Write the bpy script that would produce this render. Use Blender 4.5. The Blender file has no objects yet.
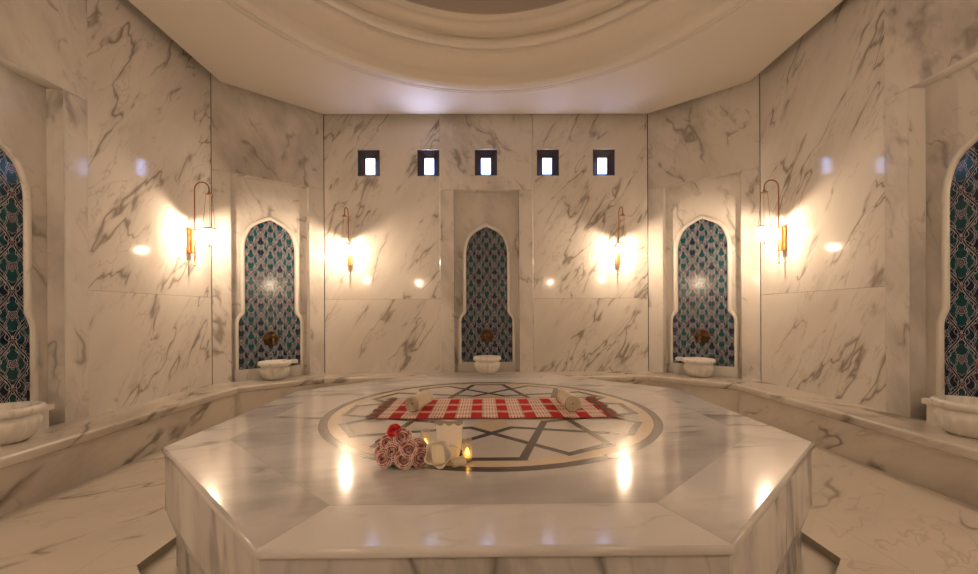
import bpy, math, random
from mathutils import Vector, Matrix
from mathutils.geometry import tessellate_polygon
R = math.radians
PI = math.pi
random.seed(7)
scn = bpy.context.scene
COL = scn.collection

# ------------------------------------------------------------------ measures (metres)
EYE = 1.30                       # eye height above the floor
W, W1, D, Y2, YC = 3.62, 2.515, 6.24, 5.295, 2.92   # octagonal room: half width, half back wall, back wall, corner, centre
ZB, ZC, ZTOP = 0.39, 4.31, 4.75  # bench top, soffit, top of the walls
PCX, PCY, PZ = -0.027, 2.92, 0.60  # heated stone: centre and top
REC_W, REC_Z, REC_D = 0.505, 3.22, 0.13   # niche recess: half width, top, depth

# ------------------------------------------------------------------ node helper
class E:
    """a shader value with arithmetic"""
    def __init__(s, t, k): s.t, s.k = t, k
    def _m(s, op, *a, clamp=False):
        n = s.t.nodes.new('ShaderNodeMath'); n.operation = op; n.use_clamp = clamp
        for i, x in enumerate((s,) + a):
            if isinstance(x, E): s.t.links.new(x.k, n.inputs[i])
            else: n.inputs[i].default_value = x
        return E(s.t, n.outputs[0])
    def __add__(s, o): return s._m('ADD', o)
    __radd__ = __add__
    def __sub__(s, o): return s._m('SUBTRACT', o)
    def __rsub__(s, o): return (s * -1.0) + o
    def __mul__(s, o): return s._m('MULTIPLY', o)
    __rmul__ = __mul__
    def __truediv__(s, o): return s._m('DIVIDE', o)
    def abs(s): return s._m('ABSOLUTE')
    def fract(s): return s._m('FRACT')
    def sin(s): return s._m('SINE')
    def cos(s): return s._m('COSINE')
    def sqrt(s): return s._m('SQRT')
    def min(s, o): return s._m('MINIMUM', o)
    def max(s, o): return s._m('MAXIMUM', o)
    def lt(s, o): return s._m('LESS_THAN', o)
    def gt(s, o): return s._m('GREATER_THAN', o)
    def atan2(s, o): return s._m('ARCTAN2', o)
    def pow(s, o): return s._m('POWER', o)
    def step(s, a, b):           # smooth 0..1 between a and b
        n = s.t.nodes.new('ShaderNodeMapRange'); n.interpolation_type = 'SMOOTHSTEP'
        s.t.links.new(s.k, n.inputs[0]); n.inputs[1].default_value = a; n.inputs[2].default_value = b
        return E(s.t, n.outputs[0])

class Mat:
    def __init__(s, name, rough=.5, metal=0., color=(.8, .8, .8), spec=.5):
        s.m = bpy.data.materials.new(name); s.m.use_nodes = True
        s.t = s.m.node_tree; s.b = s.t.nodes['Principled BSDF']
        s.b.inputs['Roughness'].default_value = rough; s.b.inputs['Metallic'].default_value = metal
        s.b.inputs['Base Color'].default_value = (*color, 1); s.b.inputs['Specular IOR Level'].default_value = spec
    def n(s, typ, **kw):
        n = s.t.nodes.new(typ)
        for k, v in kw.items(): setattr(n, k, v)
        return n
    def link(s, a, b): s.t.links.new(a.k if isinstance(a, E) else a, b)
    def uv(s): return s.n('ShaderNodeTexCoord').outputs['UV']
    def obj(s): return s.n('ShaderNodeTexCoord').outputs['Object']
    def xy(s, vec):
        n = s.n('ShaderNodeSeparateXYZ'); s.link(vec, n.inputs[0]); return E(s.t, n.outputs[0]), E(s.t, n.outputs[1])
    def comb(s, x, y, z=0.):
        n = s.n('ShaderNodeCombineXYZ')
        for i, v in enumerate((x, y, z)):
            if isinstance(v, E): s.link(v, n.inputs[i])
            else: n.inputs[i].default_value = v
        return n.outputs[0]
    def noise(s, vec, scale, detail=4., rough=.5, dist=0.):
        n = s.n('ShaderNodeTexNoise'); s.link(vec, n.inputs['Vector'])
        n.inputs['Scale'].default_value = scale; n.inputs['Detail'].default_value = detail
        n.inputs['Roughness'].default_value = rough; n.inputs['Distortion'].default_value = dist
        return E(s.t, n.outputs['Fac'])
    def const(s, c):
        n = s.n('ShaderNodeRGB'); n.outputs[0].default_value = (*c, 1); return n.outputs[0]
    def mix(s, f, a, b):
        n = s.n('ShaderNodeMix', data_type='RGBA')
        if isinstance(f, E): s.link(f, n.inputs[0])
        else: n.inputs[0].default_value = f
        for i, c in ((6, a), (7, b)):
            if isinstance(c, tuple): n.inputs[i].default_value = (*c, 1)
            else: s.link(c, n.inputs[i])
        return n.outputs[2]
    def base(s, c): s.link(c, s.b.inputs['Base Color'])
    def bump(s, h, strength=.2, dist=.01):
        n = s.n('ShaderNodeBump'); n.inputs['Strength'].default_value = strength; n.inputs['Distance'].default_value = dist
        s.link(h, n.inputs['Height']); s.link(n.outputs[0], s.b.inputs['Normal'])

def marble(name, base, vein, fine, cloudc, ang=58, stretch=.30, scale=1.5, width=.020, cover=(.50, .60), cloud=.35, rough=.16, strength=.85):
    """white marble: slanting broken veins, hairlines and soft clouds; UVs are metres"""
    M = Mat(name, rough=rough, spec=.5)
    x, y = M.xy(M.uv())
    c, s_ = math.cos(R(ang)), math.sin(R(ang))
    a = (x * c + y * s_) * stretch               # along the vein
    b = y * c - x * s_                           # across it
    v0 = M.comb(a, b)
    w1 = M.noise(v0, 2.1, 3) - .5
    w2 = M.noise(v0, 6.5, 2) - .5
    p = M.comb(a + w2 * .09, b + w1 * .22 + w2 * .06)
    n1 = M.noise(p, scale, 3, .5)
    mask = M.noise(M.comb(a * 1.6, b * 1.3, 3.7), 2.3, 3, .55).step(*cover)
    thick = M.noise(M.comb(a * 2, b, 9.1), 3.5, 2).step(.35, .70) * width + width * .22
    ridge = 1. - ((n1 - .5).abs() / thick).min(1.)
    soft = 1. - ((n1 - .5).abs() / (thick * 3.2)).min(1.)
    n2 = M.noise(p, scale * 2.9, 3, .5)
    hair = (1. - ((n2 - .5).abs() / (width * .8)).min(1.)) * mask * .45
    cl = M.noise(v0, 1.3, 5, .6).step(.42, .72) * cloud
    col = M.mix(cl, base, cloudc)
    col = M.mix(hair, col, fine)
    col = M.mix(soft * mask * .38 * strength, col, fine)
    col = M.mix((ridge * mask * strength).min(1.), col, vein)
    M.base(col)
    r = M.noise(v0, 9., 2) * .06 + (rough - .03)
    M.link(r, M.b.inputs['Roughness'])
    return M.m

WHITE = (.66, .625, .575)
m_wall = marble('calacatta_wall', WHITE, (.225, .19, .16), (.36, .315, .27), (.50, .46, .41), ang=57, stretch=.30, scale=2.7, width=.027, cover=(.43, .56), cloud=.55, rough=.075, strength=.9)
m_panel = marble('cloudy_marble_panel', (.64, .605, .56), (.24, .215, .19), (.38, .345, .305), (.37, .345, .32), ang=112, stretch=.55, scale=1.6, width=.030, cover=(.47, .62), cloud=.9, rough=.10, strength=.8)
m_bench = marble('bench_marble', (.56, .515, .455), (.13, .11, .085), (.31, .265, .215), (.36, .315, .26), ang=24, stretch=.40, scale=1.5, width=.040, cover=(.48, .60), cloud=.9, rough=.20, strength=.85)
m_slab = marble('grey_white_marble', (.67, .65, .64), (.24, .225, .22), (.40, .38, .375), (.40, .385, .38), ang=12, stretch=.38, scale=1.3, width=.030, cover=(.47, .60), cloud=1., rough=.125, strength=.85)
m_slabside = marble('platform_side_marble', (.63, .61, .60), (.15, .14, .135), (.33, .31, .30), (.36, .345, .335), ang=99, stretch=.28, scale=2.1, width=.055, cover=(.40, .52), cloud=1., rough=.20, strength=.85)
m_floor = marble('floor_marble', (.62, .565, .49), (.24, .20, .165), (.38, .325, .265), (.50, .445, .375), ang=38, stretch=.45, scale=1.4, width=.020, cover=(.46, .60), cloud=.6, rough=.24, strength=.85)
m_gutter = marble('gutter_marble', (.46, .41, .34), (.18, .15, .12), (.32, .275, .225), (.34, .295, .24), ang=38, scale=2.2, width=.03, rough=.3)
m_carved = marble('carved_marble', (.68, .645, .59), (.40, .36, .31), (.52, .475, .42), (.57, .53, .475), ang=70, scale=2.5, width=.02, cloud=.4, rough=.30, strength=.5)
m_inlaywhite = marble('inlay_white_marble', (.64, .61, .58), (.34, .32, .30), (.45, .425, .40), (.50, .47, .445), ang=20, scale=1.6, width=.02, cover=(.56, .68), cloud=.7, rough=.125, strength=.6)
m_beige = marble('inlay_beige_marble', (.66, .545, .40), (.46, .36, .25), (.56, .45, .32), (.58, .47, .33), ang=15, scale=2.5, width=.02, cloud=.5, rough=.18, strength=.4)
m_dark = marble('inlay_dark_marble', (.085, .070, .066), (.2, .17, .15), (.13, .11, .10), (.12, .10, .092), ang=30, scale=3, width=.02, cloud=.6, rough=.18, strength=.5)
m_joint = Mat('stone_joint', .5, color=(.36, .31, .27)).m
m_gap = Mat('dark_joint', .8, color=(.24, .195, .155)).m
P_ = Mat('painted_plaster', .75, color=(.68, .63, .555), spec=.3)
P_.bump(P_.noise(P_.obj(), 60, 3), .05, .002); m_plaster = P_.m
m_domeshade = Mat('shaded_dome_plaster', .8, color=(.40, .35, .31), spec=.2).m  # plaster colour dimmed to paint in the shade of the unlit dome

def tile_material():
    M = Mat('vine_patterned_glazed_tile', .12)
    x, y = M.xy(M.uv())
    w, h = .25, .385
    X = ((x / w).fract() - .5).abs() * 2.           # 0 at the middle of a column, 1 between columns (mirrored)
    yy = y / h
    cy = (yy * (2 * PI)).cos(); sy = (yy * (2 * PI)).sin()
    def curve(c0, amp):
        k = amp * PI * w / h
        return ((X - c0 - cy * amp).abs() * (w / 2)) / ((sy * k) * (sy * k) + 1.).sqrt()
    d1 = curve(.5, .40); d2 = curve(.5, -.27)
    c2 = (yy * (4 * PI)).cos(); s2 = (yy * (4 * PI)).sin()
    d3 = ((X - .5 - c2 * .20).abs() * (w / 2)) / ((s2 * .33) * (s2 * .33) + 1.).sqrt()
    yf = (yy + .5).fract() - .5                     # flower rows
    yh = yy.fract() - .5
    def flower(px, py, lob, n, ph=0.):
        r = ((px * px) + (py * py)).sqrt()
        th = px.atan2(py)
        return r * (1. + (th * n + ph).cos() * lob)
    A = X * (w / 2); B = (1. - X) * (w / 2)
    fl = flower(A, yf * h, .22, 5).min(flower(B, yh * h, .22, 5))
    bud = flower(A, (yh + .02) * h, .38, 3).min(flower(B, (yf + .02) * h, .38, 3))
    lf = flower(A - .052, (yf.abs() - .25) * h, .45, 2).min(flower(B - .052, (yh.abs() - .25) * h, .45, 2))
    teal = (.008, .058, .072); navy = (.007, .013, .040); black = (.008, .006, .012)
    white = (.50, .52, .58); red = (.15, .025, .035); pink = (.42, .20, .23)
    inside = (X - .5 - cy * .40).gt(0.)
    col = M.mix(inside, teal, M.mix(M.noise(M.uv(), 9, 2).step(.45, .6), navy, teal))
    blot = M.noise(M.uv(), 4, 2).step(.55, .7) * .5
    col = M.mix(blot, col, navy)
    def line(col, d, a, b, cin):
        col = M.mix(d.lt(b), col, white)
        return M.mix(d.lt(a), col, cin)
    d4 = (d1 - .019).abs(); d5 = (d1 - .030).abs()
    vine = ((X - .5 - cy * .40 + (yy * (10 * PI)).sin() * .10).abs() * (w / 2) - .024).abs()
    col = M.mix(d4.lt(.0048), col, black); col = M.mix(vine.lt(.0019), col, white)
    col = line(col, d3, .0012, .0030, black)
    col = line(col, d2, .0032, .0055, black)
    col = line(col, lf, .0085, .0112, black)
    col = M.mix(lf.lt(.0045), col, pink)
    col = line(col, d1, .0055, .0084, black)
    col = line(col, bud, .017, .0200, black); col = M.mix(bud.lt(.0085), col, pink); col = M.mix(bud.lt(.005), col, red)
    col = line(col, fl, .030, .0335, black)
    col = M.mix(fl.lt(.0215), col, white); col = M.mix(fl.lt(.018), col, navy); col = M.mix(fl.lt(.0095), col, pink); col = M.mix(fl.lt(.005), col, red)
    # tile joints
    jx = ((x / w * 1.0 + .0).fract() - .5).abs().gt(.4965); jy = ((y / w).fract() - .5).abs().gt(.4965)
    col = M.mix(jx.max(jy) * .55, col, (.30, .27, .26))
    M.base(col)
    return M.m
m_tile = tile_material()

m_bronze = Mat('aged_bronze', .38, 1., (.085, .048, .024)).m
m_brass = Mat('antique_brass', .32, 1., (.38, .20, .085)).m
m_frame = Mat('dark_window_wood', .35, color=(.035, .022, .018)).m
def emit(name, col, st):
    M = Mat(name, .4, color=(.8, .8, .8)); M.b.inputs['Emission Color'].default_value = (*col, 1); M.b.inputs['Emission Strength'].default_value = st
    return M.m
LAMP = 4100.
m_bulb = emit('lit_bulb', (1., .755, .54), LAMP)
m_pane = emit('daylit_frosted_pane', (.36, .50, 1.), 8.)
m_flame = emit('candle_flame', (1., .50, .07), 7.)
def clear_glass(name, tint, flutes=0, gloss=1., haze=0.):
    M = Mat(name); t = M.t
    tr = M.n('ShaderNodeBsdfTransparent'); gl = M.n('ShaderNodeBsdfGlossy'); gl.inputs['Roughness'].default_value = .06
    fr = M.n('ShaderNodeLayerWeight'); fr.inputs['Blend'].default_value = .5
    mx = M.n('ShaderNodeMixShader')
    if flutes:
        n = M.n('ShaderNodeSeparateXYZ'); M.link(M.obj(), n.inputs[0])
        th = E(t, n.outputs[0]).atan2(E(t, n.outputs[1]))
        wob = M.noise(M.comb(th.sin(), th.cos()), 3.0, 2)
        f = ((th * flutes + wob * 5.).sin() * .5 + .5).pow(1.6)
        M.link(M.mix(f, tuple(c * .52 for c in tint), tint), tr.inputs[0])
    else: tr.inputs[0].default_value = (*tint, 1)
    M.link((E(t, fr.outputs['Facing']).pow(4.) * .55 + .03) * gloss, mx.inputs[0]); M.link(tr.outputs[0], mx.inputs[1]); M.link(gl.outputs[0], mx.inputs[2])
    out = mx.outputs[0]
    if haze:
        tl = M.n('ShaderNodeBsdfTranslucent'); tl.inputs[0].default_value = (*tint, 1); m2 = M.n('ShaderNodeMixShader'); m2.inputs[0].default_value = haze
        M.link(out, m2.inputs[1]); M.link(tl.outputs[0], m2.inputs[2]); out = m2.outputs[0]
    M.link(out, t.nodes['Material Output'].inputs[0])
    return M.m
m_bowlglass = clear_glass('fluted_lamp_glass', (1., .97, .92), 9, haze=.22)
m_amberglass = clear_glass('amber_tube_glass', (1., .80, .52))
m_clear = clear_glass('clear_candle_glass', (.97, .95, .90), haze=.16)
m_wax = Mat('cream_wax', .45, color=(.80, .70, .50)).m
m_soap = Mat('cream_soap', .42, color=(.78, .68, .50)).m
m_soap.node_tree.nodes['Principled BSDF'].inputs['Subsurface Weight'].default_value = .15
m_gold = Mat('gold_band', .3, 1., (.55, .36, .10)).m
m_paper = Mat('white_paper', .7, color=(.82, .76, .68)).m
m_lace = Mat('grey_lace', .9, color=(.36, .31, .27)).m
m_leaf = Mat('leaf_green', .55, color=(.045, .075, .035)).m

def towel_mat():
    M = Mat('cream_terry', .95, color=(.72, .64, .48), spec=.1)
    n = M.noise(M.obj(), 260, 2); M.base(M.mix(n, (.60, .52, .37), (.78, .71, .56))); M.bump(n, .5, .004); return M.m
m_towel = towel_mat()
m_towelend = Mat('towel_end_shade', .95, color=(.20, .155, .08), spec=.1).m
def plaid_mat():
    M = Mat('red_white_plaid_weave', .85, spec=.15)
    x, y = M.xy(M.uv())                     # u along the cloth in metres, v across
    s = (((x - .055) / .182).fract() - .5).abs()     # 0 at the middle of a red block
    redw = s.lt(.205)
    thin = ((x / .0206).fract() - .5).abs().gt(.30)
    edge = s.gt(.205) * s.lt(.235)
    v = (y / .215).fract()
    pale = v.gt(.70)
    vline = ((v - .85).abs()).lt(.045)
    red = (.50, .018, .022); deep = (.40, .012, .016); cream = (.80, .70, .60); pinkc = (.62, .30, .25); grey = (.36, .26, .22)
    rb = M.mix(pale, red, (.60, .25, .21)); rb = M.mix(vline, rb, (.74, .56, .48))
    wb = M.mix(thin, cream, (.66, .47, .40)); wb = M.mix(v.lt(.70) * .8, wb, M.mix(thin, (.74, .56, .48), (.50, .15, .13))); wb = M.mix(((v - .35).abs()).lt(.06) * .8, wb, cream)
    wb = M.mix(edge * .6, wb, grey)
    col = M.mix(redw, wb, rb)
    col = M.mix((y.lt(.016)).max(y.gt(.624)) * .85, col, (.20, .05, .05))
    M.base(col); M.bump(M.noise(M.uv(), 240, 2), .4, .002); return M.m
m_plaid = plaid_mat()
m_fringe = Mat('fringe_cotton', .9, color=(.26, .17, .13)).m
m_fringered = Mat('fringe_red', .9, color=(.36, .05, .04)).m
def rose_mat(name, deep, mid, edge):
    M = Mat(name, .7, spec=.2)
    x, y = M.xy(M.uv())
    f = (M.noise(M.obj(), 42, 3) * .55 + y * .82)
    col = M.mix(f.step(.35, .95), deep, mid)
    M.base(M.mix(f.step(.92, 1.08), col, edge)); return M.m
m_rose = rose_mat('dusty_rose_petal', (.10, .016, .018), (.36, .11, .105), (.78, .62, .57))
m_redrose = rose_mat('red_rose_petal', (.40, .004, .010), (.62, .010, .022), (.72, .10, .10))

# ------------------------------------------------------------------ mesh builder
class MB:
    def __init__(s, M=None): s.v, s.f, s.u, s.mi, s.M, s.sm = [], [], [], [], M or Matrix(), []; s.off = (random.uniform(0, 40), random.uniform(0, 40))
    def piece(s): s.off = (random.uniform(0, 40), random.uniform(0, 40))
    def face(s, pts, uv=None, mat=0, smooth=False):
        pts = [Vector(p) for p in pts]
        if uv is None:
            n = Vector((0, 0, 0))
            for i in range(len(pts)): n += (pts[i] - pts[0]).cross(pts[(i + 1) % len(pts)] - pts[0])
            ax = max(range(3), key=lambda i: abs(n[i]))
            uv = [((p.y, p.z) if ax == 0 else (p.x, p.z) if ax == 1 else (p.x, p.y)) for p in pts]
            uv = [(a + s.off[0], b + s.off[1]) for a, b in uv]
        k = len(s.v); s.v += [s.M @ p for p in pts]; s.f.append(tuple(range(k, k + len(pts)))); s.u.append(uv); s.mi.append(mat); s.sm.append(smooth)
    def box(s, a, b, mat=0, skip=()):
        (x0, y0, z0), (x1, y1, z1) = a, b
        Q = {'-z': [(x0, y0, z0), (x0, y1, z0), (x1, y1, z0), (x1, y0, z0)], '+z': [(x0, y0, z1), (x1, y0, z1), (x1, y1, z1), (x0, y1, z1)],
             '-y': [(x0, y0, z0), (x1, y0, z0), (x1, y0, z1), (x0, y0, z1)], '+y': [(x1, y1, z0), (x0, y1, z0), (x0, y1, z1), (x1, y1, z1)],
             '-x': [(x0, y1, z0), (x0, y0, z0), (x0, y0, z1), (x0, y1, z1)], '+x': [(x1, y0, z0), (x1, y1, z0), (x1, y1, z1), (x1, y0, z1)]}
        for k, q in Q.items():
            if k not in skip: s.face(q, None, mat)
    def grid(s, P, closed_u=False, closed_v=False, mat=0, smooth=True, uv=None, flip=False):
        """P[i][j] points"""
        nu, nv = len(P), len(P[0])
        for i in range(nu if closed_u else nu - 1):
            for j in range(nv if closed_v else nv - 1):
                ii, jj = (i + 1) % nu, (j + 1) % nv
                q = [P[i][j], P[ii][j], P[ii][jj], P[i][jj]]
                t = None
                if uv: t = [uv(i, j), uv(i + 1, j), uv(i + 1, j + 1), uv(i, j + 1)]
                if flip: q.reverse(); t = t and t[::-1]
                s.face(q, t, mat, smooth)
    def lathe(s, prof, c=(0, 0, 0), n=24, mat=0, ang=None, rmod=None, smooth=True, M=None, uvs=False):
        P = []
        for r, z in prof:
            ring = []
            for k in range(n):
                a = 2 * PI * k / n
                rr = r * (rmod(a, z) if rmod else 1)
                p = Vector((rr * math.cos(a), rr * math.sin(a), z))
                if M: p = M @ p
                ring.append(p + Vector(c))
            P.append(ring)
        s.grid(P, False, True, mat, smooth, flip=True)
    def tube(s, path, r, n=10, mat=0, cap=True):
        path = [Vector(p) for p in path]
        rr = r if isinstance(r, (list, tuple)) else [r] * len(path)
        P = []; up = None
        for i, p in enumerate(path):
            d = (path[min(i + 1, len(path) - 1)] - path[max(i - 1, 0)]).normalized()
            if up is None:
                up = d.orthogonal().normalized()
            else:
                up = (up - d * up.dot(d)).normalized()
            sd = d.cross(up)
            P.append([p + (up * math.cos(2 * PI * k / n) + sd * math.sin(2 * PI * k / n)) * rr[i] for k in range(n)])
        s.grid(P, False, True, mat)
        if cap:
            s.face(P[0][::-1], None, mat); s.face(P[-1], None, mat)
    def sphere(s, c, r, n=12, m=8, mat=0, sc=(1, 1, 1)):
        c = Vector(c)
        P = [[c + Vector((r * sc[0] * math.sin(PI * j / m) * math.cos(2 * PI * i / n), r * sc[1] * math.sin(PI * j / m) * math.sin(2 * PI * i / n), r * sc[2] * math.cos(PI * j / m))) for i in range(n)] for j in range(m + 1)]
        s.grid(P, False, True, mat)
    def build(s, name, mats, parent=None, kind=None, merge=True, loc=None):
        me = bpy.data.meshes.new(name)
        me.from_pydata([tuple(v) for v in s.v], [], s.f)
        ul = me.uv_layers.new(name='UVMap')
        i = 0
        for p, u in zip(me.polygons, s.u):
            for q in u: ul.data[i].uv = q; i += 1
        for p, k, sm in zip(me.polygons, s.mi, s.sm): p.material_index = k; p.use_smooth = sm
        for m in (mats if isinstance(mats, (list, tuple)) else [mats]): me.materials.append(m)
        if merge:
            import bmesh
            bm = bmesh.new(); bm.from_mesh(me); bmesh.ops.remove_doubles(bm, verts=bm.verts, dist=1e-5)
            bm.to_mesh(me); bm.free()
        o = bpy.data.objects.new(name, me); COL.objects.link(o)
        if parent: o.parent = parent
        if kind: o['kind'] = kind
        if loc: o.location = loc
        return o

def thing(name, label, cat, loc=(0, 0, 0), rz=0, group=None):
    o = bpy.data.objects.new(name, None); o.empty_display_size = .1; COL.objects.link(o)
    o.location = loc; o.rotation_euler = (0, 0, rz); tag(o, label, cat, group); return o
def tag(o, label, cat, group=None):
    o['label'] = label; o['category'] = cat
    if group: o['group'] = group
    return o
def dup(root, loc, rz, label, group=None):
    r = root.copy(); COL.objects.link(r); r.location = loc; r.rotation_euler = (0, 0, rz); r['label'] = label
    if group: r['group'] = group
    for ch in list(root.children):
        c = ch.copy(); COL.objects.link(c); c.parent = r
        for g in list(ch.children):
            d = g.copy(); COL.objects.link(d); d.parent = c
    return r

# ------------------------------------------------------------------ polygons of the plan
def inset(poly, d):
    """poly counter-clockwise; positive d moves the edges inwards"""
    n = len(poly); out = []
    for i in range(n):
        p0, p1, p2 = Vector(poly[i - 1]), Vector(poly[i]), Vector(poly[(i + 1) % n])
        d1, d2 = (p1 - p0).normalized(), (p2 - p1).normalized()
        n1, n2 = Vector((-d1.y, d1.x)), Vector((-d2.y, d2.x))
        b = (n1 + n2); b = b / (1 + n1.dot(n2))
        out.append(tuple(p1 + b * d))
    return out
YR, Y2R = 2 * YC - D, 2 * YC - Y2
ROOM = [(-W1, YR), (W1, YR), (W, Y2R), (W, Y2), (W1, D), (-W1, D), (-W, Y2), (-W, Y2R)]
SA, SW, S1, S2 = .715, 1.745, 1.20 - PCY, 2.145 - PCY
PLAT = [(PCX + x, PCY + y) for x, y in [(-SA, S1), (SA, S1), (SW, S2), (SW, -S2), (SA, -S1), (-SA, -S1), (-SW, -S2), (-SW, S2)]]

# ------------------------------------------------------------------ the room shell
# tile niche outline, half profile from the bottom centre up to the apex (x, z)
NZ0, NZA = .535, 2.678
HALF = [(.404, NZ0), (.404, 1.175), (.400, 1.205), (.385, 1.245), (.358, 1.280), (.338, 1.305), (.328, 1.335), (.326, 1.365),
        (.326, 2.215), (.322, 2.29), (.309, 2.365), (.287, 2.44), (.253, 2.507), (.205, 2.562), (.142, 2.607), (.066, 2.645), (.024, 2.664), (0, NZA)]
OUT0 = OUT = HALF + [(-x, z) for x, z in HALF[-2::-1]]                       # open outline, right foot over the apex to the left foot
SHOULDER = [1.0]
def out_off(d):
    OUT = [(math.copysign(.326 + (abs(x) - .326) * SHOULDER[0], x), z) if abs(x) > .326 else (x, z) for x, z in OUT0]
    res = []
    for i, (x, z) in enumerate(OUT):
        a = OUT[max(i - 1, 0)]; b = OUT[min(i + 1, len(OUT) - 1)]
        dx, dz = b[0] - a[0], b[1] - a[1]; L = math.hypot(dx, dz)
        res.append((x + dz / L * d, z - dx / L * d))
    res[len(HALF) - 1] = (0, NZA + d * 1.15)
    res[0] = (OUT[0][0] + d, NZ0); res[-1] = (OUT[-1][0] - d, NZ0)
    return res

def holed(mb, u0, u1, z0, z1, y, holes=(), depth=.06):
    us = sorted({u0, u1, *[h[0] for h in holes], *[h[1] for h in holes]}); zs = sorted({z0, z1, *[h[2] for h in holes], *[h[3] for h in holes]})
    us = [u for u in us if u0 <= u <= u1]; zs = [z for z in zs if z0 <= z <= z1]
    for a, b in zip(us, us[1:]):
        for c, d in zip(zs, zs[1:]):
            mu, mz = (a + b) / 2, (c + d) / 2
            if any(h[0] < mu < h[1] and h[2] < mz < h[3] for h in holes): continue
            mb.face([(a, y, c), (b, y, c), (b, y, d), (a, y, d)])
    for h in holes:
        if h[0] >= u1 or h[1] <= u0: continue
        a, b, c, d = max(h[0], u0), min(h[1], u1), h[2], h[3]
        mb.face([(a, y, c), (a, y + depth, c), (b, y + depth, c), (b, y, c)]); mb.face([(a, y, d), (b, y, d), (b, y + depth, d), (a, y + depth, d)])
        if a == h[0]: mb.face([(a, y, c), (a, y, d), (a, y + depth, d), (a, y + depth, c)])
        if b == h[1]: mb.face([(b, y, c), (b, y + depth, c), (b, y + depth, d), (b, y, d)])
def stone(mb, u0, u1, z0, z1, y=0., holes=(), g=.0016, mat=0, back=.04, e=.0025):
    """one marble sheet with a tiny eased edge and a hairline joint round it"""
    mb.piece(); u0 += g; u1 -= g; z0 += g; z1 -= g
    holed(mb, u0, u1, z0, z1, y, holes)
    for q in ([(u0, y, z0), (u0, y, z1), (u0, y + back, z1), (u0, y + back, z0)], [(u1, y, z0), (u1, y + back, z0), (u1, y + back, z1), (u1, y, z1)],
              [(u0, y, z0), (u0, y + back, z0), (u1, y + back, z0), (u1, y, z0)], [(u0, y, z1), (u1, y, z1), (u1, y + back, z1), (u0, y + back, z1)]):
        mb.face(q, None, mat)

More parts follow.
